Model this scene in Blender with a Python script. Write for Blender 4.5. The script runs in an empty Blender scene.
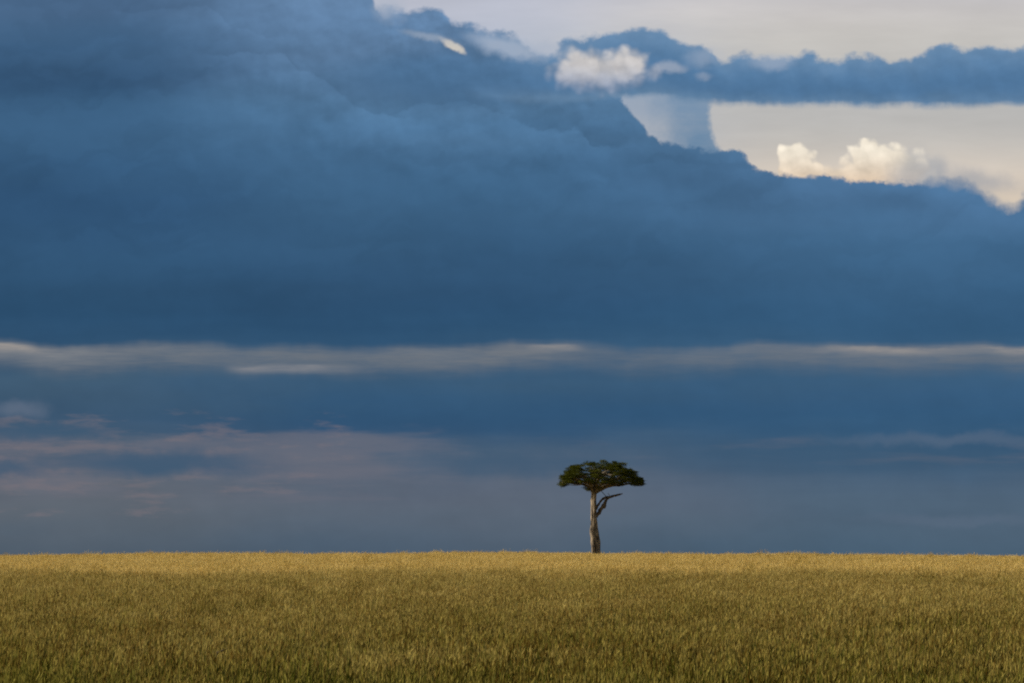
import bpy, bmesh, math, random
from mathutils import Vector, Matrix, noise as mnoise

SC = bpy.context.scene
COL = SC.collection
F = 2844.4                      # focal length in picture pixels (100 mm on a 36 mm frame)
CAM_Z = 2.6
HOR = 549.0                     # where the level direction falls in the picture
TREE_D = 262.0


def lin(c):
    out = []
    for v in c:
        v = v / 255.0
        out.append(v / 12.92 if v <= 0.04045 else ((v + 0.055) / 1.055) ** 2.4)
    return out


# ------------------------------------------------------------------ render settings
SC.view_settings.view_transform = 'Standard'
SC.view_settings.look = 'None'
SC.view_settings.exposure = 0.0
SC.view_settings.gamma = 1.0
SC.view_settings.use_curve_mapping = False
SC.cycles.use_denoising = False
SC.cycles.max_bounces = 4
SC.cycles.transparent_max_bounces = 6
SC.cycles.filter_width = 2.0

# ------------------------------------------------------------------ camera
cd = bpy.data.cameras.new('camera')
cam = bpy.data.objects.new('camera', cd)
COL.objects.link(cam)
cd.sensor_width = 36
cd.lens = 100
cd.clip_start = 0.5
cd.clip_end = 20000
pitch = math.atan((HOR - 341.5) / F)
cam.location = (0, 0, CAM_Z)
cam.rotation_euler = (math.radians(90) + pitch, 0, 0)
SC.camera = cam

# ------------------------------------------------------------------ sun
SUN_EL = math.radians(21)
SUN_AZ = math.radians(-82)      # clockwise from +Y (the view direction): the sun stands to the left
sd = bpy.data.lights.new('sun', 'SUN')
sd.energy = 4.8
sd.angle = math.radians(0.5)
sd.color = (1.0, 0.86, 0.66)
sun = bpy.data.objects.new('sun', sd)
COL.objects.link(sun)
to_sun = Vector((math.sin(SUN_AZ) * math.cos(SUN_EL), math.cos(SUN_AZ) * math.cos(SUN_EL), math.sin(SUN_EL)))
sun.rotation_euler = to_sun.to_track_quat('Z', 'Y').to_euler()
sun.location = (-40, 100, 60)

# ------------------------------------------------------------------ node expression helper
class G:
    def __init__(self, tree):
        self.t = tree

    def new(self, kind, **kw):
        n = self.t.nodes.new(kind)
        for k, v in kw.items():
            setattr(n, k, v)
        return n

    def put(self, sock, v):
        if isinstance(v, E):
            self.t.links.new(v.s, sock)
        elif isinstance(v, (tuple, list)):
            v = list(v)
            sock.default_value = v + [1.0] if len(v) == 3 and len(sock.default_value) == 4 else v
        elif hasattr(v, 'is_output'):
            self.t.links.new(v, sock)
        else:
            sock.default_value = v

    def math(self, op, *a, clamp=False):
        n = self.new('ShaderNodeMath', operation=op, use_clamp=clamp)
        for i, v in enumerate(a):
            self.put(n.inputs[i], v)
        return E(self, n.outputs[0])

    def vec(self, x, y, z=0.0):
        n = self.new('ShaderNodeCombineXYZ')
        for i, v in enumerate((x, y, z)):
            self.put(n.inputs[i], v)
        return n.outputs[0]

    def noise(self, x, y, z=0.0, detail=4, rough=0.5):
        n = self.new('ShaderNodeTexNoise', noise_dimensions='3D')
        self.put(n.inputs['Vector'], self.vec(x, y, z))
        n.inputs['Scale'].default_value = 1.0
        n.inputs['Detail'].default_value = detail
        n.inputs['Roughness'].default_value = rough
        return (E(self, n.outputs['Fac']) - 0.5) * 2.0

    def smooth(self, a, b, x):
        n = self.new('ShaderNodeMapRange', interpolation_type='SMOOTHSTEP')
        self.put(n.inputs['Value'], x)
        self.put(n.inputs['From Min'], a)
        self.put(n.inputs['From Max'], b)
        return E(self, n.outputs[0])

    def curve(self, x, pts):
        """piecewise curve through pts (x ascending), constant outside"""
        x0, x1 = pts[0][0], pts[-1][0]
        ys = [p[1] for p in pts]
        lo, hi = min(ys) - 1e-3, max(ys) + 1e-3
        m = self.new('ShaderNodeMapRange')
        self.put(m.inputs['Value'], x)
        m.inputs['From Min'].default_value = x0
        m.inputs['From Max'].default_value = x1
        n = self.new('ShaderNodeFloatCurve')
        self.put(n.inputs['Value'], m.outputs[0])
        c = n.mapping.curves[0]
        P = [((px - x0) / (x1 - x0), (py - lo) / (hi - lo)) for px, py in pts]
        c.points[0].location = P[0]
        c.points[1].location = P[-1]
        for p in P[1:-1]:
            c.points.new(*p)
        for p in c.points:
            p.handle_type = 'AUTO_CLAMPED'
        n.mapping.use_clip = True
        n.mapping.update()
        return E(self, n.outputs[0]) * (hi - lo) + lo

    def ramp(self, x, stops):
        """colour ramp: stops (x, sRGB)"""
        x0, x1 = stops[0][0], stops[-1][0]
        m = self.new('ShaderNodeMapRange')
        self.put(m.inputs['Value'], x)
        m.inputs['From Min'].default_value = x0
        m.inputs['From Max'].default_value = x1
        n = self.new('ShaderNodeValToRGB')
        self.put(n.inputs['Fac'], m.outputs[0])
        n.color_ramp.interpolation = 'B_SPLINE'
        el = n.color_ramp.elements
        while len(el) < len(stops):
            el.new(0.5)
        for e, (px, c) in zip(el, stops):
            e.position = (px - x0) / (x1 - x0)
            e.color = lin(c) + [1]
        return E(self, n.outputs['Color'])

    def mix(self, f, a, b):
        n = self.new('ShaderNodeMix', data_type='RGBA', blend_type='MIX')
        self.put(n.inputs[0], f)
        self.put(n.inputs[6], a)
        self.put(n.inputs[7], b)
        return E(self, n.outputs[2])

    def scale(self, col, f):
        n = self.new('ShaderNodeVectorMath', operation='SCALE')
        self.put(n.inputs[0], col)
        self.put(n.inputs['Scale'], f)
        return E(self, n.outputs[0])


class E:
    def __init__(self, g, s):
        self.g, self.s = g, s

    def __add__(self, o): return self.g.math('ADD', self, o)
    __radd__ = __add__
    def __sub__(self, o): return self.g.math('SUBTRACT', self, o)
    def __rsub__(self, o): return self.g.math('SUBTRACT', o, self)
    def __mul__(self, o): return self.g.math('MULTIPLY', self, o)
    __rmul__ = __mul__
    def __truediv__(self, o): return self.g.math('DIVIDE', self, o)


# ------------------------------------------------------------------ sky
# The storm sky lives in the world: every cloud is placed by its true bearing and height above
# the horizon (one unit = 1/2844 rad, about 0.02 degrees), so it holds from any position.
def build_sky():
    w = bpy.data.worlds.new('World')
    SC.world = w
    w.use_nodes = True
    t = w.node_tree
    t.nodes.clear()
    g = G(t)
    tc = g.new('ShaderNodeTexCoord')
    sep = g.new('ShaderNodeSeparateXYZ')
    t.links.new(tc.outputs['Generated'], sep.inputs[0])
    dx, dy, dz = (E(g, sep.outputs[i]) for i in range(3))
    az = g.math('ARCTAN2', dx, dy)
    el = g.math('ARCSINE', dz)
    X = az * (F * 1.008) + 512.0
    tp_ = math.tan(pitch)
    te = g.math('TANGENT', g.math('MAXIMUM', g.math('MINIMUM', el, 1.2), -0.3)) / g.math('COSINE', g.math('MINIMUM', g.math('ABSOLUTE', az), 0.3))
    Y = 341.5 - (te - tp_) / (te * tp_ + 1.0) * F

    # shared soft warp that makes every outline billow
    w1 = g.noise(X / 60, Y / 60, 3.1, 5, 0.55)
    w2 = g.noise(X / 60, Y / 60, 9.7, 5, 0.55)
    f1 = g.noise(X / 20, Y / 18, 5.5, 4, 0.55)
    XW = X + w1 * 14 + f1 * 5
    YW = Y + w2 * 11 + f1 * 5

    # --- pale high cloud behind everything
    hi_n = g.noise(X / 260, Y / 70, 21.0, 4, 0.5)
    hi_s = g.noise(X / 120, Y / 22, 25.0, 4, 0.6)
    pale = g.mix(g.smooth(480, 800, X + hi_n * 130), g.ramp(Y, [(-300, (150, 165, 190)), (0, (196, 196, 206)), (60, (170, 183, 202)), (130, (172, 180, 196)), (200, (180, 182, 190))]),
                 g.ramp(Y, [(-300, (170, 175, 190)), (0, (202, 198, 198)), (40, (203, 200, 194)), (100, (180, 180, 180)), (140, (190, 188, 184)), (180, (216, 203, 188)), (230, (222, 205, 185))]))
    pale = g.scale(pale, hi_n * 0.14 + hi_s * 0.09 + 1.0)
    col = pale

    def ell(cx, cy, rx, ry, lump, soft, a=0.0):
        ca, sa = math.cos(a), math.sin(a)
        u = ((XW - cx) * ca + (YW - cy) * sa) / rx
        v = ((YW - cy) * ca - (XW - cx) * sa) / ry
        d = g.math('SQRT', u * u + v * v) + lump
        return g.smooth(1.0 + soft, 1.0 - soft, d)

    # emboss: lit from the upper right of the cloud bank
    def emboss(s, seed, ox, oy, det=4):
        a = g.noise(X / s, Y / (s * 0.8), seed, det, 0.5)
        b = g.noise((X + ox) / s, (Y + oy) / (s * 0.8), seed, det, 0.5)
        return a - b
    em = emboss(38, 31.0, 7, -9)
    em2 = emboss(15, 37.0, 3, -4)

    # --- bright far cumulus standing behind the dark bank
    lump = f1 * 0.22 + g.noise(X / 26, Y / 26, 44.0, 3, 0.5) * 0.35

    def vor(sc, z):
        n = g.new('ShaderNodeTexVoronoi', feature='SMOOTH_F1')
        n.inputs['Scale'].default_value = 1.0
        n.inputs['Smoothness'].default_value = 0.35
        g.put(n.inputs['Vector'], g.vec(X / sc + w1 * 0.4, Y / sc + w2 * 0.4, z))
        return E(g, n.outputs['Distance'])
    v1, v2 = vor(15, 2.0), vor(7, 5.0)
    kn = (v1 - 0.5) * 0.65 + (v2 - 0.5) * 0.22 + f1 * 0.12
    XP, YP = X + w1 * 5, Y + w2 * 4

    def puff(cx, cy, rx, ry, soft, k=1.0):
        u, v = (XP - cx) / rx, (YP - cy) / ry
        return g.smooth(1.0 + soft, 1.0 - soft, g.math('SQRT', u * u + v * v) + kn * k)
    ivory = g.scale(g.mix(g.smooth(146, 190, Y), lin((240, 230, 212)), lin((218, 194, 168))), kn * -0.35 + em2 * 0.15 + em * 0.2 + 1.0)
    pf = puff(800, 163, 19, 21, 0.16)
    pf = g.math('MAXIMUM', pf, puff(806, 174, 22, 14, 0.18))
    pf = g.math('MAXIMUM', pf, puff(879, 163, 25, 22, 0.14))
    pf = g.math('MAXIMUM', pf, puff(901, 168, 27, 21, 0.24))
    pf = g.math('MAXIMUM', pf, puff(878, 176, 38, 18, 0.18))
    pf = g.math('MAXIMUM', pf, puff(846, 180, 40, 13, 0.3) * 0.9)
    col = g.mix(pf * 0.95, col, ivory)
    greys = ell(918, 180, 26, 26, lump, 0.6)
    col = g.mix(greys * 0.55, col, lin((150, 160, 172)))
    wis = ell(985, 188, 46, 15, lump * 1.6, 0.7, 0.3)
    col = g.mix(wis * 0.6, col, lin((150, 156, 166)))
    glow = ell(1005, 205, 34, 14, lump, 0.6)
    col = g.mix(glow * 0.6, col, lin((226, 208, 184)))

    # --- pale blue column under the upper band
    cmask = g.math('MAXIMUM', g.smooth(622, 700, X + w1 * 24 + f1 * 16 + w2 * 14), g.smooth(600, 640, X) * 0.30) * g.smooth(717, 709, X + (f1 * 3.0 + g.noise(X / 9, Y / 9, 61.0, 3, 0.6) * 4.5) - g.curve(Y, [(95, 0), (125, 0), (138, 3), (148, 9), (160, 26)]))
    col = g.mix(cmask * g.smooth(70, 90, Y) * (hi_s * 0.25 + w1 * 0.2 + 0.88), col, g.ramp(Y, [(90, (108, 140, 172)), (120, (114, 142, 170)), (160, (98, 130, 160))]))
    thin = ell(650, 90, 40, 22, lump, 0.9)
    col = g.mix(thin * 0.35, col, lin((120, 148, 178)))

    # --- body of the storm cloud: three columns of tone blended by bearing
    st = g.noise(X / 420, Y / 34, 71.0, 5, 0.5)
    st2 = g.noise(X / 200, Y / 80, 75.0, 5, 0.5)
    big = g.noise(X / 330, Y / 120, 78.0, 4, 0.5)
    YS = Y + st * 26 + st2 * 22
    left = g.ramp(YS, [(-80, (84, 114, 150)), (0, (78, 108, 142)), (40, (66, 100, 134)), (80, (56, 90, 126)), (104, (64, 101, 136)), (150, (62, 100, 136)), (200, (51, 87, 124)), (250, (52, 87, 120)), (300, (46, 81, 113)), (340, (45, 81, 114)),
                       (375, (68, 95, 118)), (395, (64, 91, 116)), (420, (58, 87, 115)), (445, (74, 95, 117)), (480, (100, 106, 117)), (512, (96, 105, 115)), (560, (76, 92, 108))])
    mid = g.ramp(YS, [(-80, (106, 138, 174)), (0, (102, 134, 170)), (40, (97, 129, 165)), (80, (84, 118, 152)), (110, (80, 116, 150)), (150, (67, 104, 139)), (200, (62, 99, 133)), (250, (54, 89, 122)), (300, (47, 81, 114)), (338, (44, 80, 112)),
                      (375, (62, 92, 119)), (400, (51, 85, 116)), (430, (46, 81, 115)), (452, (74, 96, 118)), (480, (93, 102, 118)), (512, (90, 102, 116)), (560, (72, 91, 110))])
    right = g.ramp(YS, [(-80, (100, 138, 174)), (60, (94, 130, 166)), (120, (86, 124, 160)), (160, (80, 118, 156)), (200, (76, 113, 150)), (235, (66, 104, 139)), (280, (59, 97, 132)), (320, (52, 90, 124)), (340, (54, 91, 124)),
                        (375, (62, 95, 124)), (400, (54, 90, 124)), (430, (50, 87, 120)), (455, (64, 93, 120)), (480, (74, 96, 119)), (512, (82, 101, 119)), (560, (68, 91, 111))])
    body = g.mix(g.smooth(60, 380, X + st2 * 120), left, mid)
    body = g.mix(g.smooth(480, 860, X + st2 * 120), body, right)
    # lit and shaded billows in the upper bank
    em0 = emboss(95, 33.0, 18, -20, 3)
    up = g.smooth(230, 80, Y) * g.smooth(80, 330, X)
    body = g.scale(body, em * (up * 0.20 + 0.05) + em2 * (up * 0.06 + 0.01) + st * 0.11 + big * 0.15 + em0 * (up * 0.03 + 0.07) + 1.0)

    # overlapping lobes inside the bank: a paler rim that fades down into shade
    def lobe(body, pts, depth, amt, x0, x1):
        e = g.curve(X + w1 * 22, pts) + w2 * 20 + f1 * 5
        d = Y - e
        m = g.smooth(-2.0, 2.5, d) * g.smooth(depth, 0, d) * g.smooth(x0, x0 + 30, X) * g.smooth(x1, x1 - 30, X)
        up_ = g.smooth(-26, 0, d) * g.smooth(1.5, -1.5, d) * g.smooth(x0, x0 + 30, X) * g.smooth(x1, x1 - 30, X)
        return g.scale(body, 1.0 + m * amt - up_ * amt * 0.6)
    body = lobe(body, [(180, 55), (250, 50), (280, 54), (300, 70), (340, 95), (400, 118)], 40, 0.10, 190, 420)
    body = lobe(body, [(380, 112), (430, 105), (500, 112), (540, 123), (561, 126), (585, 132), (600, 145), (660, 150)], 50, 0.12, 380, 640)
    body = lobe(body, [(120, 18), (190, 10), (230, 22), (280, 36)], 26, 0.06, 90, 300)
    # creased folds between billows
    cn = g.noise((X + w1 * 55 + f1 * 8) / 150, (Y + w2 * 40 + X * 0.12) / 52, 113.0, 3, 0.5)
    crease = g.smooth(0.22, 0.0, g.math('ABSOLUTE', cn)) * g.smooth(0.5, -0.1, st2)
    cn2 = g.noise((X + w1 * 30 + f1 * 6) / 62, (Y + w2 * 24) / 30, 117.0, 3, 0.5)
    side = g.smooth(-0.05, 0.30, cn2) - g.smooth(0.30, 0.7, cn2)
    calm = g.smooth(335, 200, Y) * 0.8 + 0.2
    body = g.scale(body, 1.0 - crease * (calm * 0.075) + side * (g.smooth(260, 90, Y) * g.smooth(60, 260, X) * 0.05))
    # broad soft folds
    for cx, cy, rx, ry, rot_, am in ((722, 188, 105, 22, 0.28, -0.15), (880, 224, 190, 13, 0.05, 0.09), (965, 200, 55, 12, 0.3, 0.12), (900, 198, 40, 9, 0.1, -0.10), (20, 178, 80, 20, 0.0, -0.08),
                                     (470, 140, 130, 26, 0.1, 0.07), (240, 300, 260, 16, 0.0, -0.05), (600, 262, 200, 18, 0.05, -0.05), (150, 250, 160, 14, 0.0, 0.05)):
        body = g.scale(body, ell(cx, cy, rx, ry, w1 * 0.5 + st * 0.6, 0.8, rot_) * am + 1.0)
    body = g.scale(body, g.smooth(330, -40, X) * -0.07 + 1.0)
    # dark hollows
    hol = ell(60, 82, 150, 22, w1 * 0.4, 0.7)
    body = g.scale(body, 1.0 - hol * 0.12)
    hol = ell(440, 78, 90, 24, w1 * 0.4, 0.7)
    body = g.scale(g.mix(hol * 0.75, body, lin((72, 108, 144))), 1.0)

    # outline of the main bank
    edge = g.curve(X + w1 * 4, [(300, -400), (352, -60), (366, -12), (380, 12), (395, 20), (430, 30), (470, 42), (505, 52), (540, 68), (575, 78), (600, 88), (622, 96), (634, 112), (645, 128), (662, 140), (690, 144), (718, 152), (735, 152), (744, 153),
                                 (754, 161), (766, 168), (784, 175), (810, 176), (828, 177), (850, 178), (870, 181), (895, 181), (925, 183), (942, 184), (962, 184), (987, 197), (1007, 209), (1017, 211), (1026, 201), (1150, 230)])
    fine = g.noise(X / 24, Y / 20, 51.0, 5, 0.55)
    wsoft = g.curve(X, [(500, 5.0), (600, 2.5), (900, 3.0), (960, 7.0), (1024, 7.0)])
    knob = g.noise(X / 8, Y / 8, 57.0, 3, 0.6)
    d = Y - edge + fine * 10 + w2 * 4 + f1 * 4 + knob * 3.0 - 1
    wsoft = wsoft * (g.math('ABSOLUTE', g.noise(X / 33, Y / 33, 121.0, 2, 0.5)) * 3.5 + 0.7)
    mmask = g.smooth(wsoft * -1.3, wsoft, d)
    rim = g.smooth(-16, 3, d) * g.smooth(900, 960, X)      # thin haze just above the edge at the right
    col = g.mix(rim * 0.4, col, lin((146, 156, 170)))
    col = g.mix(mmask, col, body)

    # --- upper band
    top = g.curve(X, [(380, 8), (400, 10), (430, 9), (450, 21), (480, 28), (505, 34), (528, 44), (545, 52), (556, 48), (575, 38), (600, 35), (630, 30), (655, 31), (680, 38), (700, 46), (716, 50), (728, 61), (750, 54), (768, 57), (790, 58),
                      (812, 54), (832, 62), (862, 56), (892, 60), (912, 59), (935, 50), (960, 46), (1024, 47), (1120, 40)]) + fine * 13 + f1 * 3 + 1
    bot = g.curve(X, [(360, 60), (560, 100), (640, 95), (700, 100), (760, 103), (860, 103), (960, 103), (1024, 101), (1120, 98)]) + st * 6 + fine * 5.0 + g.noise(X / 45, 7.0, 63.0, 4, 0.6) * 4 + 1
    bm = g.smooth(-5.0, 4.0, Y - top) * g.smooth(5.0, -4.0, Y - bot) * g.smooth(372, 392, X)
    bcol = g.ramp((Y - top) / (bot - top), [(-0.2, (122, 150, 184)), (0.0, (106, 139, 172)), (0.3, (90, 127, 164)), (0.6, (78, 116, 154)), (0.85, (82, 118, 154)), (1.1, (110, 140, 168))])
    # the band darkens leftwards into the bank
    bcol = g.mix(g.smooth(560, 440, X), bcol, body)
    bcol = g.scale(bcol, em * 0.16 + em2 * 0.07 + 1.0)
    col = g.mix(bm, col, bcol)
    # translucent pale patches along the top of the band
    pp = ell(508, 48, 32, 9, lump, 0.6, 0.25)
    col = g.mix(pp * 0.75, col, lin((168, 180, 198)))
    for cx, cy, rx, ry, am in ((776, 64, 22, 8, 0.55), (744, 88, 0, 0, 0), (548, 50, 20, 8, 0.4), (708, 58, 16, 9, 0.4), (388, 8, 14, 12, 0.5)):
        if rx:
            col = g.mix(ell(cx, cy, rx, ry, lump * 1.3, 0.7) * am, col, lin((164, 176, 194)))
    # bright puffs caught by the sun in front of the band
    pc = g.scale(g.mix(g.smooth(58, 90, YW), lin((206, 202, 200)), lin((152, 162, 182))), kn * -0.25 + em2 * 0.15 + em * 0.2 + 1.0)
    pf = puff(584, 70, 27, 19, 0.42, 1.0)
    pf = g.math('MAXIMUM', pf, puff(627, 66, 24, 16, 0.38, 1.0))
    pf = g.math('MAXIMUM', pf, puff(604, 71, 44, 16, 0.5, 1.0) * 0.92)
    col = g.mix(pf * 0.95, col, pc)
    pf = ell(673, 69, 14, 6, lump, 0.6)
    pf = g.math('MAXIMUM', pf, ell(706, 76, 8, 4, lump, 0.7) * 0.6)
    col = g.mix(pf * 0.6, col, lin((168, 176, 190)))
    pf = ell(449, 46, 13, 3.8, lump * 2.4, 0.6, 0.5) * 0.95
    col = g.mix(pf, col, lin((206, 200, 190)))
    pf = ell(428, 37, 22, 4, lump * 2.0, 0.7, 0.25)
    col = g.mix(pf * 0.55, col, lin((160, 172, 188)))

    # --- light streaks low down between the cloud layers
    def streak(col, yc, th_up, th_dn, amps, c, seed, sx=110.0, sy=9.0, wob=5.0):
        n = g.noise(X / sx, Y / sy, seed, 5, 0.6)
        wv = g.noise(X / 130, 3.3, 82.0, 4, 0.55)
        y = Y - yc + wv * wob + n * 2.0
        m = g.smooth(-th_up, 0, y) * g.smooth(th_dn, 0, y)
        tx = g.noise(X / 48 + n, Y / 6.5, seed + 5, 5, 0.65)
        m = m * g.curve(X, amps) * (n * 0.8 + tx * 0.9 + 0.9)
        return g.mix(g.math('MINIMUM', m, 1.0), col, c)
    col = streak(col, 357, 16, 25, [(-200, 0.8), (0, 0.75), (90, 0.9), (200, 0.85), (330, 0.9), (450, 0.95), (520, 0.85), (600, 0.5), (660, 0.45), (760, 0.55), (1024, 0.6), (1200, 0.5)], lin((102, 111, 122)), 81.0, wob=18)
    col = streak(col, 352, 12, 20, [(-200, 0.6), (0, 0.9), (60, 0.8), (120, 0.5), (190, 0.35), (300, 0.2), (400, 0.35), (450, 0.55), (520, 0.45), (570, 0.35), (620, 0.2), (700, 0.35), (800, 0.45), (900, 0.55), (980, 0.5), (1024, 0.5), (1200, 0.6)], lin((120, 125, 132)), 83.0, wob=14)
    col = streak(col, 349, 5, 8, [(-100, 0.4), (0, 0.8), (30, 0.55), (70, 0.1), (430, 0.0), (520, 0.1), (560, 0.45), (595, 0.0), (800, 0.1), (895, 0.7), (950, 0.3), (1010, 0.6), (1100, 0.2)], lin((156, 150, 146)), 85.0, 50.0, 6.0, wob=10)
    col = streak(col, 368, 6, 8, [(220, 0.0), (265, 0.8), (300, 0.8), (330, 0.4), (380, 0.0)], lin((132, 134, 140)), 87.0, wob=6)
    # pinkish drifts above the horizon
    dr = g.noise(X / 210, Y / 26, 91.0, 6, 0.55)
    pm = g.smooth(0.0, 0.5, dr + g.curve(Y, [(395, -0.7), (425, -0.2), (448, 0.32), (480, 0.12), (510, -0.2), (545, -0.6)]) + g.curve(X, [(-100, 0.15), (150, 0.1), (420, 0.0), (620, -0.35), (900, -0.3), (1100, -0.2)]))
    col = g.mix(pm * 0.6, col, lin((108, 109, 121)))
    dr2 = g.noise(X / 60, Y / 13, 95.0, 5, 0.6)
    pm = g.smooth(0.1, 0.55, dr2 + g.curve(Y, [(395, -0.6), (440, 0.18), (500, 0.05), (530, -0.5)]) + g.curve(X, [(0, 0.1), (250, 0.0), (600, -0.45), (1024, -0.4)]))
    col = g.mix(pm * 0.45, col, lin((126, 116, 121)))
    # dark wedges
    for cx, cy, rx, ry, am in ((50, 430, 90, 9, 0.8), (165, 462, 95, 13, 0.85), (0, 468, 50, 8, 0.7), (505, 462, 100, 14, 0.7), (850, 455, 200, 16, 0.35)):
        col = g.mix(ell(cx, cy, rx, ry, st * 0.5 + w1 * 0.3, 0.7) * am, col, lin((60, 88, 114)))
    for cx, cy, rx, ry, am in ((955, 440, 110, 5, 0.4), (18, 408, 22, 8, 0.7), (960, 520, 70, 5, 0.3)):
        col = g.mix(ell(cx, cy, rx, ry, st * 0.5 + w1 * 0.3, 0.8) * am, col, lin((98, 112, 132)))

    # --- clear sky elsewhere: the storm stands only ahead, the rest of the dome is physical sky
    sky = g.new('ShaderNodeTexSky', sky_type='NISHITA')
    sky.sun_disc = False
    sky.sun_elevation = SUN_EL
    sky.sun_rotation = SUN_AZ
    sky.dust_density = 2.0
    bg1 = g.new('ShaderNodeBackground')
    t.links.new(sky.outputs[0], bg1.inputs[0])
    bg1.inputs[1].default_value = 0.05
    bg2 = g.new('ShaderNodeBackground')
    g.put(bg2.inputs[0], col)
    bg2.inputs[1].default_value = 1.0
    away = g.math('MAXIMUM', g.smooth(1800, 3200, g.math('ABSOLUTE', X - 512.0) + w1 * 200), g.smooth(-500, -1700, Y + w1 * 300))
    ms = g.new('ShaderNodeMixShader')
    g.put(ms.inputs[0], away)
    t.links.new(bg2.outputs[0], ms.inputs[1])
    t.links.new(bg1.outputs[0], ms.inputs[2])
    out = g.new('ShaderNodeOutputWorld')
    t.links.new(ms.outputs[0], out.inputs[0])
    w.cycles.sampling_method = 'MANUAL'
    w.cycles.sample_map_resolution = 512


build_sky()


# ------------------------------------------------------------------ ground
def ss(a, b, x):
    t = max(0.0, min(1.0, (x - a) / (b - a)))
    return t * t * (3 - 2 * t)


# height of the ground by distance ahead, chosen so the plain lifts to a low crest by the tree
PROF = [(-400, -0.2), (0, 0.0), (60, 0.05), (100, 0.22), (140, 0.50), (180, 0.72), (225, 0.93), (262, 1.07), (290, 1.08), (330, 0.6), (420, -1.0), (700, -5.0), (20000, -220.0)]


def ground_z(x, y):
    for (a, za), (b, zb) in zip(PROF, PROF[1:]):
        if y <= b:
            break
    t = max(0.0, (y - a) / (b - a))
    z = za + (zb - za) * t
    # the crest runs level with a hair's fall to both sides
    k = ss(80, 260, y)
    u = max(-1.6, min(1.6, (x - 2) / 48.0))
    z += k * (-0.15 * abs(u) ** 1.5 - 0.17 * max(0.0, u) ** 1.5)
    if y < 600:
        z += 0.05 * k * math.sin(x * 0.21 + y * 0.03) + 0.04 * mnoise.noise(Vector((x * 0.05, y * 0.02, 0)))
    return z


def earth_material():
    m = bpy.data.materials.new('dry_soil')
    m.use_nodes = True
    t = m.node_tree
    g = G(t)
    b = t.nodes['Principled BSDF']
    geo = g.new('ShaderNodeNewGeometry')
    n1 = g.new('ShaderNodeTexNoise')
    n1.inputs['Scale'].default_value = 0.5
    n1.inputs['Detail'].default_value = 8
    t.links.new(geo.outputs['Position'], n1.inputs['Vector'])
    c = g.mix(n1.outputs['Fac'], (0.16, 0.12, 0.035), (0.30, 0.23, 0.07))
    g.put(b.inputs['Base Color'], c)
    b.inputs['Roughness'].default_value = 0.95
    return m


def build_ground():
    xs = [-15000, -6000, -2500, -1000, -500, -300, -200] + [-150 + 5 * i for i in range(61)] + [200, 300, 500, 1000, 2500, 6000, 15000]
    ys = [-400, -200, -80, -20] + [5 * i for i in range(0, 91)] + [500, 560, 640, 760, 1000, 1500, 2500, 5000, 10000, 19000]
    bm = bmesh.new()
    rows = [[bm.verts.new((x, y, ground_z(x, y))) for x in xs] for y in ys]
    for r0, r1 in zip(rows, rows[1:]):
        for i in range(len(xs) - 1):
            bm.faces.new((r0[i], r0[i + 1], r1[i + 1], r1[i]))
    me = bpy.data.meshes.new('ground')
    bm.to_mesh(me)
    for p in me.polygons:
        p.use_smooth = True
    o = bpy.data.objects.new('ground', me)
    COL.objects.link(o)
    me.materials.append(earth_material())
    o['kind'] = 'structure'
    o['label'] = 'dry grassland plain rising to a low crest'
    return o


build_ground()


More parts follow.
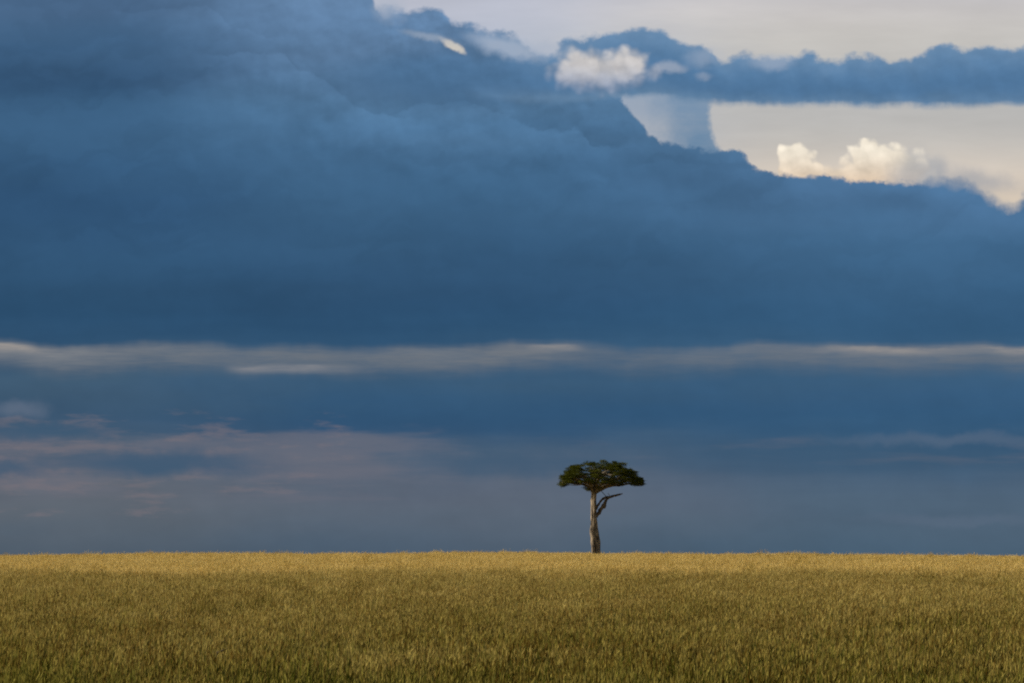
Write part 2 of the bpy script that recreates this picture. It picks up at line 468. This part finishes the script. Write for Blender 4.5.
# ------------------------------------------------------------------ grass
def grass_material():
    m = bpy.data.materials.new('savanna_grass')
    m.use_nodes = True
    t = m.node_tree
    t.nodes.clear()
    g = G(t)
    geo = g.new('ShaderNodeNewGeometry')
    sep = g.new('ShaderNodeSeparateXYZ')
    t.links.new(geo.outputs['Position'], sep.inputs[0])
    x, y = E(g, sep.outputs[0]), E(g, sep.outputs[1])
    att = g.new('ShaderNodeAttribute', attribute_name='tint', attribute_type='GEOMETRY')
    sp = g.new('ShaderNodeSeparateColor')
    t.links.new(att.outputs['Color'], sp.inputs[0])
    head, rnd, hgt = (E(g, sp.outputs[i]) for i in range(3))     # is it a seed head, a random per stem, height up the stem
    oi = g.new('ShaderNodeObjectInfo')
    r2 = E(g, oi.outputs['Random'])
    # greener growth close by; pale step farther out paints a cloud shadow's edge in colour, both broken by broad patches
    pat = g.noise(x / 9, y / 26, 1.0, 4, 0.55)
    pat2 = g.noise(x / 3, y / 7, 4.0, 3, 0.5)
    far_pale = g.curve(y + pat * 24 + pat2 * 8, [(20, 0.0), (40, 0.0), (52, 0.12), (75, 0.29), (105, 0.38), (126, 0.47), (150, 0.96), (200, 1.0)])
    far_pale = g.math('ADD', far_pale, pat * 0.24 + pat2 * 0.16 + (r2 - 0.5) * 0.15, clamp=True)
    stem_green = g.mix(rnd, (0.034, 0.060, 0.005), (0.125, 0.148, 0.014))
    stem_pale = g.mix(rnd, (0.42, 0.33, 0.066), (0.74, 0.62, 0.19))
    head_dark = g.mix(rnd, (0.110, 0.068, 0.011), (0.39, 0.33, 0.082))
    head_pale = g.mix(rnd, (0.50, 0.35, 0.10), (0.90, 0.72, 0.31))
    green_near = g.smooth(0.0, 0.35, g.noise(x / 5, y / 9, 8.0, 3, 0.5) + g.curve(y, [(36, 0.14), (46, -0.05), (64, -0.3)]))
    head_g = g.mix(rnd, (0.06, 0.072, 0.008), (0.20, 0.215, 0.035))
    stem = g.mix(far_pale * (hgt * 0.7 + 0.3), stem_green, stem_pale)
    hd = g.mix(far_pale, head_dark, head_pale)
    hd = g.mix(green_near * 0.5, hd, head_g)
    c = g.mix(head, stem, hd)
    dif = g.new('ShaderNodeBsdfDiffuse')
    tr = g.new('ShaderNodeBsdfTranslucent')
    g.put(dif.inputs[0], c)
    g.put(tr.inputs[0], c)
    ms = g.new('ShaderNodeMixShader')
    ms.inputs[0].default_value = 0.35
    t.links.new(dif.outputs[0], ms.inputs[1])
    t.links.new(tr.outputs[0], ms.inputs[2])
    out = g.new('ShaderNodeOutputMaterial')
    t.links.new(ms.outputs[0], out.inputs[0])
    return m


def grass_patch(seed, mat, size=1.3, stems=150, leaves=170):
    R = random.Random(seed)
    V, Fc, C = [], [], []

    def quad(a, b, c, d, cols):
        i = len(V)
        V.extend((a, b, c, d))
        C.extend(cols)
        Fc.append((i, i + 1, i + 2, i + 3))
    for k in range(stems + leaves):
        leaf = k >= stems
        if k % 6 == 0:                                        # stems stand in small tussocks
            tx, ty, tr_, th_ = (R.random() - .5) * size, (R.random() - .5) * size, R.random(), R.gauss(0, .08)
        px, py = tx + R.gauss(0, .09), ty + R.gauss(0, .09)
        rnd = min(1, max(0, tr_ + R.gauss(0, .30)))
        h = th_ + R.gauss(0.78, 0.08) if not leaf else R.gauss(0.54, 0.10)
        lean = R.gauss(0.03, 0.08) if not leaf else R.gauss(0.0, 0.18)
        leany = R.gauss(0.0, 0.10)
        a = R.uniform(0, math.pi)
        wv = Vector((math.cos(a), math.sin(a), 0)) * (0.0036 if not leaf else 0.0062)
        pts = [Vector((px + lean * h * s ** 1.7, py + leany * h * s ** 1.7, h * s * (1 - 0.10 * abs(lean) * s))) for s in (0, 0.5, 1.0)]
        for i in range(2):
            s0, s1 = i * .5, (i + 1) * .5
            w0, w1 = (wv, wv) if not leaf else (wv * (1 - .5 * s0), wv * (1 - .8 * s1))
            quad(pts[i] - w0, pts[i] + w0, pts[i + 1] + w1, pts[i + 1] - w1,
                 [(0, rnd, s0), (0, rnd, s0), (0, rnd, s1), (0, rnd, s1)])
        if not leaf:
            # drooping seed head of several spikelets
            tip = pts[2]
            d = (pts[2] - pts[1]).normalized()
            for q in range(R.choice((2, 3, 3, 4))):
                b = tip - d * R.uniform(-0.02, 0.14)
                dd = (d + Vector((R.gauss(0.06, .26), R.gauss(0, .28), R.gauss(.1, .25)))).normalized()
                L = R.uniform(0.07, 0.14)
                sd_ = dd.cross(Vector((R.gauss(0, 1), R.gauss(0, 1), R.gauss(0, 1)))).normalized() * R.uniform(0.006, 0.012)
                rr = min(1, max(0, rnd + R.gauss(0, .15)))
                cc = [(1, rr, 1)] * 4
                quad(b, b + dd * L * .45 + sd_, b + dd * L, b + dd * L * .45 - sd_, cc)
    me = bpy.data.meshes.new('grass_patch')
    me.from_pydata(V, [], Fc)
    at = me.color_attributes.new('tint', 'FLOAT_COLOR', 'POINT')
    flat = []
    for c in C:
        flat.extend((c[0], c[1], c[2], 1.0))
    at.data.foreach_set('color', flat)
    me.materials.append(mat)
    return bpy.data.objects.new('grass_patch', me)


def build_grass():
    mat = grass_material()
    src = bpy.data.collections.new('grass_sources')           # never linked to the scene
    NV = 8
    for i in range(NV):
        src.objects.link(grass_patch(100 + i, mat))
    R = random.Random(7)
    P, rot, scl = [], [], []
    y = 14.0
    while y < 345:
        half = 0.18 * y * 1.18 + 7
        x = -half
        while x < half:
            px, py = x + R.uniform(-.45, .45), y + R.uniform(-.45, .45)
            P.append((px, py, ground_z(px, py) - 0.01))
            hv = 1.0 + 0.10 * mnoise.noise(Vector((px * 0.12, py * 0.06, 3))) + R.gauss(0, 0.07) + (R.uniform(.1, .3) if R.random() < .05 else 0)
            rot.append((0.0, 0.0, R.choice((-0.5, 0.0, 0.4)) + R.uniform(-.5, .5)))
            scl.append((1.0, 1.0, hv))
            x += 0.95
        y += 0.95
    me = bpy.data.meshes.new('grass')
    me.from_pydata(P, [], [])
    a = me.attributes.new('rot', 'FLOAT_VECTOR', 'POINT')
    a.data.foreach_set('vector', [v for r in rot for v in r])
    a = me.attributes.new('scl', 'FLOAT_VECTOR', 'POINT')
    a.data.foreach_set('vector', [v for r in scl for v in r])
    o = bpy.data.objects.new('grass', me)
    COL.objects.link(o)
    o['kind'] = 'stuff'
    o['label'] = 'tall golden and green savanna grass covering the whole plain'
    o['category'] = 'grass'
    ng = bpy.data.node_groups.new('scatter_grass', 'GeometryNodeTree')
    ng.interface.new_socket('Geometry', in_out='INPUT', socket_type='NodeSocketGeometry')
    ng.interface.new_socket('Geometry', in_out='OUTPUT', socket_type='NodeSocketGeometry')
    N, L = ng.nodes, ng.links
    gi, go = N.new('NodeGroupInput'), N.new('NodeGroupOutput')
    m2p = N.new('GeometryNodeMeshToPoints')
    iop = N.new('GeometryNodeInstanceOnPoints')
    ci = N.new('GeometryNodeCollectionInfo')
    ci.inputs['Collection'].default_value = src
    ci.inputs['Separate Children'].default_value = True
    ci.inputs['Reset Children'].default_value = True
    ra = N.new('GeometryNodeInputNamedAttribute'); ra.data_type = 'FLOAT_VECTOR'; ra.inputs[0].default_value = 'rot'
    sa = N.new('GeometryNodeInputNamedAttribute'); sa.data_type = 'FLOAT_VECTOR'; sa.inputs[0].default_value = 'scl'
    ri = N.new('FunctionNodeRandomValue'); ri.data_type = 'INT'
    for s in ri.inputs:
        if s.enabled and s.name == 'Min': s.default_value = 0
        if s.enabled and s.name == 'Max': s.default_value = NV - 1
    iop.inputs['Pick Instance'].default_value = True
    L.new(gi.outputs[0], m2p.inputs[0])
    L.new(m2p.outputs[0], iop.inputs['Points'])
    L.new(ci.outputs[0], iop.inputs['Instance'])
    L.new([s for s in ri.outputs if s.enabled][0], iop.inputs['Instance Index'])
    L.new([s for s in ra.outputs if s.enabled][0], iop.inputs['Rotation'])
    L.new([s for s in sa.outputs if s.enabled][0], iop.inputs['Scale'])
    L.new(iop.outputs[0], go.inputs[0])
    md = o.modifiers.new('scatter', 'NODES')
    md.node_group = ng
    print('grass patches', len(P))
    return o


build_grass()


# ------------------------------------------------------------------ tree
S = 0.01755                      # metres per survey unit of the tree sketch
TX = (595.8 - 512) / F * TREE_D
TZ = ground_z(TX, TREE_D)


def tp(u, v, d=0.0):
    return Vector(((u - 296) * S, d, (660 - v) * S))


def bark_material(name, c0, c1):
    m = bpy.data.materials.new(name)
    m.use_nodes = True
    t = m.node_tree
    g = G(t)
    b = t.nodes['Principled BSDF']
    tc = g.new('ShaderNodeTexCoord')
    mp = g.new('ShaderNodeMapping')
    mp.inputs['Scale'].default_value = (5, 5, 1.1)
    t.links.new(tc.outputs['Object'], mp.inputs[0])
    n1 = g.new('ShaderNodeTexNoise')
    n1.inputs['Scale'].default_value = 1.3
    n1.inputs['Detail'].default_value = 7
    n1.inputs['Roughness'].default_value = 0.65
    t.links.new(mp.outputs[0], n1.inputs['Vector'])
    f = g.smooth(0.38, 0.62, E(g, n1.outputs['Fac']))
    g.put(b.inputs['Base Color'], g.mix(f, c0, c1))
    b.inputs['Roughness'].default_value = 0.9
    bp = g.new('ShaderNodeBump')
    bp.inputs['Strength'].default_value = 0.9
    bp.inputs['Distance'].default_value = 0.08
    g.put(bp.inputs['Height'], E(g, n1.outputs['Fac']))
    t.links.new(bp.outputs[0], b.inputs['Normal'])
    return m


def tube(pts, rads, sides=10, rough=0.0, flute=0, seed=0):
    """smooth tapered tube through pts; returns bmesh"""
    # resample with Catmull-Rom
    P, Rr = [], []
    n = len(pts)
    sub = 6
    for i in range(n - 1):
        p0, p1, p2, p3 = pts[max(0, i - 1)], pts[i], pts[i + 1], pts[min(n - 1, i + 2)]
        for k in range(sub):
            s = k / sub
            P.append(0.5 * ((2 * p1) + (p2 - p0) * s + (2 * p0 - 5 * p1 + 4 * p2 - p3) * s * s + (3 * p1 - p0 - 3 * p2 + p3) * s ** 3))
            Rr.append(rads[i] * (1 - s) + rads[i + 1] * s)
    P.append(pts[-1]); Rr.append(rads[-1])
    bm = bmesh.new()
    rings = []
    side = None
    for i, (p, r) in enumerate(zip(P, Rr)):
        d = (P[min(i + 1, len(P) - 1)] - P[max(i - 1, 0)]).normalized()
        if side is None:
            side = d.cross(Vector((0.2, 1, 0.1))).normalized()
        side = (side - d * side.dot(d)).normalized()
        up = d.cross(side)
        ring = []
        for k in range(sides):
            a = 2 * math.pi * k / sides
            rr = r
            if flute:
                rr *= 1 + 0.13 * math.cos(flute * a + p.z * 0.7 + seed) + 0.06 * math.cos((flute * 2 + 1) * a - p.z * 1.3)
            q = p + (side * math.cos(a) + up * math.sin(a)) * rr
            if rough:
                q += (side * math.cos(a) + up * math.sin(a)) * rough * r * mnoise.noise(q * (0.5 / max(r, .05)) + Vector((seed, 0, 0)))
            ring.append(bm.verts.new(q))
        rings.append(ring)
    for a, b in zip(rings, rings[1:]):
        for k in range(sides):
            bm.faces.new((a[k], a[(k + 1) % sides], b[(k + 1) % sides], b[k]))
    bm.faces.new(rings[-1])
    bm.faces.new(list(reversed(rings[0])))
    bmesh.ops.recalc_face_normals(bm, faces=bm.faces)
    return bm


def link(name, bms, mat, parent, label=None):
    me = bpy.data.meshes.new(name)
    if not isinstance(bms, list):
        bms = [bms]
    out = bmesh.new()
    for b in bms:
        tmp = bpy.data.meshes.new('tmp')
        b.to_mesh(tmp); b.free()
        out.from_mesh(tmp)
        bpy.data.meshes.remove(tmp)
    out.to_mesh(me); out.free()
    for p in me.polygons:
        p.use_smooth = True
    me.materials.append(mat)
    o = bpy.data.objects.new(name, me)
    COL.objects.link(o)
    if parent is not None:
        o.parent = parent
    if label:
        o['label'] = label
    return o


TOP = [(96, 222), (104, 205), (122, 180), (138, 150), (190, 124), (260, 110), (330, 99), (400, 104), (450, 120), (482, 134), (500, 162), (530, 195), (556, 228)]
BOT = [(96, 228), (120, 246), (160, 236), (200, 234), (235, 258), (262, 272), (300, 264), (345, 248), (400, 242), (450, 248), (500, 246), (540, 248), (556, 234)]


def interp(T, x):
    if x <= T[0][0]: return T[0][1]
    for (a, b), (c, d) in zip(T, T[1:]):
        if x <= c:
            return b + (d - b) * (x - a) / (c - a)
    return T[-1][1]


def leaf_material():
    m = bpy.data.materials.new('acacia_leaves')
    m.use_nodes = True
    t = m.node_tree
    t.nodes.clear()
    g = G(t)
    att = g.new('ShaderNodeAttribute', attribute_name='tint')
    sp = g.new('ShaderNodeSeparateColor')
    t.links.new(att.outputs['Color'], sp.inputs[0])
    c = g.mix(E(g, sp.outputs[0]), (0.022, 0.036, 0.006), (0.125, 0.135, 0.020))
    dif = g.new('ShaderNodeBsdfDiffuse')
    tr = g.new('ShaderNodeBsdfTranslucent')
    g.put(dif.inputs[0], c)
    g.put(tr.inputs[0], c)
    ms = g.new('ShaderNodeMixShader')
    ms.inputs[0].default_value = 0.2
    t.links.new(dif.outputs[0], ms.inputs[1])
    t.links.new(tr.outputs[0], ms.inputs[2])
    out = g.new('ShaderNodeOutputMaterial')
    t.links.new(ms.outputs[0], out.inputs[0])
    return m


def build_tree():
    root = bpy.data.objects.new('acacia_tree', None)
    COL.objects.link(root)
    root.location = (TX, TREE_D, TZ)
    root['label'] = 'lone flat-topped acacia tree with a pale trunk standing on the grassy crest'
    root['category'] = 'tree'
    bark = bark_material('pale_bark', (0.040, 0.029, 0.020), (0.40, 0.335, 0.25))
    dark = bark_material('grey_dead_wood', (0.05, 0.038, 0.03), (0.20, 0.16, 0.12))
    limbw = bark_material('brown_bark', (0.04, 0.034, 0.026), (0.24, 0.20, 0.15))
    R = random.Random(11)
    tb = tube([tp(298, 690), tp(297, 650), tp(295, 610), tp(293, 560), tp(290, 510), tp(287, 470), tp(286, 435), tp(286, 395), tp(285, 350), tp(285, 305), tp(288, 268)],
              [r * S for r in (36, 30, 25.5, 23.5, 22.5, 20.5, 17.5, 15.5, 14.2, 13.6, 13.2)], 28, 0.16, 3, 2.0)
    link('trunk', tb, bark, root)
    # the low forked dead limb on the right
    link('dead_limb', tube([tp(296, 402), tp(311, 384), tp(325, 362), tp(338, 345, -.1), tp(347, 322, -.1), tp(364, 304, -.1), tp(392, 296, -.15), tp(414, 290, -.2), tp(435, 284, -.2)],
                           [r * S for r in (11, 10.5, 9.5, 12.5, 7.5, 7, 6.5, 5.5, 3.0)], 12, 0.6, 2, 5.0), dark, root, 'bare forked dead limb reaching right below the crown')
    link('dead_limb', tube([tp(290, 372), tp(302, 352, .1), tp(314, 334, .15), tp(328, 316, .1), tp(346, 304, 0), tp(366, 301, -.1)],
                           [r * S for r in (7, 6.2, 5.4, 5.2, 5, 4.8)], 10, 0.5, 2, 8.0), dark, root, 'thin upper fork of the dead limb')
    link('twig', tube([tp(352, 301), tp(335, 282), tp(318, 262), tp(308, 245)], [r * S for r in (1.8, 1.6, 1.4, 1.2)], 6), dark, root)
    link('twig', tube([tp(372, 302, -.1), tp(365, 290, -.1), tp(358, 280, -.1)], [r * S for r in (2.2, 1.6, 0.8)], 6), dark, root)

    # --- foliage pads within the umbrella
    cx, rx = 326, 230
    pads = []
    tries = 0
    while len(pads) < 480 and tries < 20000:
        tries += 1
        u = R.uniform(116, 536)
        k = math.sqrt(max(0.02, 1 - ((u - cx) / rx) ** 2))
        dmax = 3.7 * k
        d = R.uniform(-dmax, dmax)
        q = abs(d / dmax)
        vt, vb = interp(TOP, u), interp(BOT, u)
        th = vb - vt
        # the umbrella thins towards its rim in depth too
        fall = 1 - math.sqrt(1 - min(.98, q) ** 2)
        vt2 = vt + fall * th * 0.55
        vb2 = vb - 0.10 * fall * th
        if vb2 - vt2 < 16:
            continue
        # most pads sit in the upper skin, fewer below
        w = R.random() ** 1.25
        v = vt2 + 9 + (vb2 - vt2 - 15) * w
        n = mnoise.noise(Vector((u * 0.016, d * 0.7, v * 0.03)))
        if n < -0.22:
            continue
        if 215 < u < 285 and v > 195 and R.random() < 0.35:      # thin place where the limbs show
            continue
        if 285 < u < 320 and v > 205 and d < 0.6 and R.random() < 0.6:
            continue
        if 440 < u < 480 and v > 222 and R.random() < 0.85:
            continue
        pads.append((u, v, d))
    pads += [(122, 244, -.2), (130, 240, .1), (118, 236, .3), (140, 236, -.3), (240, 252, -.4), (258, 262, -.2), (268, 266, .3), (250, 258, .5), (525, 240, .2), (505, 240, -.3)]
    V, Fc, T = [], [], []
    for (u, v, d) in pads:
        c = tp(u, v, d)
        rr = R.uniform(0.20, 0.48)
        hh = R.uniform(0.10, 0.17)
        tone = R.random()
        for _ in range(130):
            # random point in a flattened lens, denser at its heart
            a, r_ = R.uniform(0, 2 * math.pi), rr * math.sqrt(R.random()) * R.uniform(.75, 1.15) * (1.45 if R.random() < .08 else 1.0)
            z = R.gauss(0, hh * .6) * (1 - .6 * (r_ / rr) ** 2)
            p = c + Vector((math.cos(a) * r_, math.sin(a) * r_, z))
            nrm = Vector((R.gauss(0, .7), R.gauss(0, .7), R.gauss(.7, .6))).normalized()
            t1 = nrm.orthogonal().normalized()
            t1 = Matrix.Rotation(R.uniform(0, 6.28), 3, nrm) @ t1
            t2 = nrm.cross(t1)
            L, W = R.uniform(.035, .070), R.uniform(.014, .028)
            i = len(V)
            V.extend((p - t1 * L, p + t2 * W, p + t1 * L, p - t2 * W))
            Fc.append((i, i + 1, i + 2, i + 3))
            tt = min(1, max(0, tone * .6 + R.random() * .4))
            T.extend([tt] * 4)
    me = bpy.data.meshes.new('crown')
    me.from_pydata(V, [], Fc)
    at = me.color_attributes.new('tint', 'FLOAT_COLOR', 'POINT')
    at.data.foreach_set('color', [x for tt in T for x in (tt, tt, tt, 1.0)])
    me.materials.append(leaf_material())
    crown = bpy.data.objects.new('crown', me)
    COL.objects.link(crown)
    crown.parent = root

    # --- live limbs: forks from the trunk head out to the pads
    fork = tp(288, 276)
    ends = [(120, 215, -.5), (150, 195, 1.6), (170, 205, -2.0), (215, 170, 2.6), (225, 190, -2.8), (270, 160, 0.8), (300, 170, -1.4), (330, 150, 2.4), (345, 170, -2.9),
            (390, 170, 1.0), (410, 205, -1.8), (455, 190, 2.0), (470, 215, -.6), (525, 225, .4)]
    hubs = []
    for (u, v, d) in ends:
        e = tp(u, v, d)
        f = fork + Vector((R.uniform(-.12, .12), R.uniform(-.12, .12), R.uniform(-.25, .1)))
        k1 = f.lerp(e, .3) + Vector((R.uniform(-.1, .1), R.uniform(-.1, .1), (e.z - f.z) * .32))
        k2 = f.lerp(e, .65) + Vector((R.uniform(-.15, .15), R.uniform(-.15, .15), (e.z - f.z) * .22 + R.uniform(-.1, .05)))
        ln = (e - f).length
        r0 = 0.085 + 0.018 * ln
        bs = [tube([f, k1, k2, e], [r0, r0 * .75, r0 * .5, r0 * .22], 9, 0.3, 0, R.random() * 9)]
        hubs += [(k2, len(hubs)), (e, len(hubs))]
        near = sorted(pads, key=lambda p: (tp(*p) - k2).length + R.random() * .5)[:7]
        for p in near:
            q = tp(*p)
            st_ = k1.lerp(k2, R.uniform(.2, 1.0))
            mid = st_.lerp(q, .5) + Vector((R.uniform(-.1, .1), R.uniform(-.1, .1), -.08))
            bs.append(tube([st_, mid, q], [r0 * .34, r0 * .22, r0 * .1], 6))
        near = sorted(pads, key=lambda p: (tp(*p) - e).length + R.random() * .5)[:9]
        for p in near:
            q = tp(*p)
            st_ = k2.lerp(e, R.uniform(.2, 1.0))
            mid = st_.lerp(q, .5) + Vector((R.uniform(-.1, .1), R.uniform(-.1, .1), -.06))
            bs.append(tube([st_, mid, q], [r0 * .26, r0 * .18, r0 * .08], 6))
        link('limb', bs, limbw, root)
    return root


build_tree()


# ------------------------------------------------------------------ dry sticks caught in the grass
def stick(x0, y0, z0, pts, label, mat):
    root = link('dry_stick', tube([Vector(p) for p in pts], [.020, .024, .024, .020, .009][:len(pts)], 7, 0.4, 0, x0), mat, None, label)
    root.location = (x0, y0, z0)
    root['category'] = 'stick'
    return root


wood = bark_material('dark_dry_wood', (0.02, 0.015, 0.01), (0.06, 0.045, 0.03))


def at(px, py, dist):
    return (px - 512) / F * dist, dist, CAM_Z - (py - HOR) / F * dist


for px, py, dist, pts, lab in (
        (217, 655, 46.0, [(0, 0, -.85), (0, 0, 0), (.09, 0, .07), (.20, 0, .12)], 'short dark dry stick poking up from the green grass at lower left'),
        (911, 664, 44.0, [(0, 0, -.60), (0, 0, 0), (.09, 0, .06), (.19, 0, .11)], 'thin dark dry stick leaning in the grass at lower right')):
    x, y, z = at(px, py, dist)
    gz = ground_z(x, y)
    pts = [(-.34, 0.05, gz - z - .03), (-.20, .02, (gz - z) * .45)] + pts[1:]
    stick(x, y, z, pts, lab, wood)
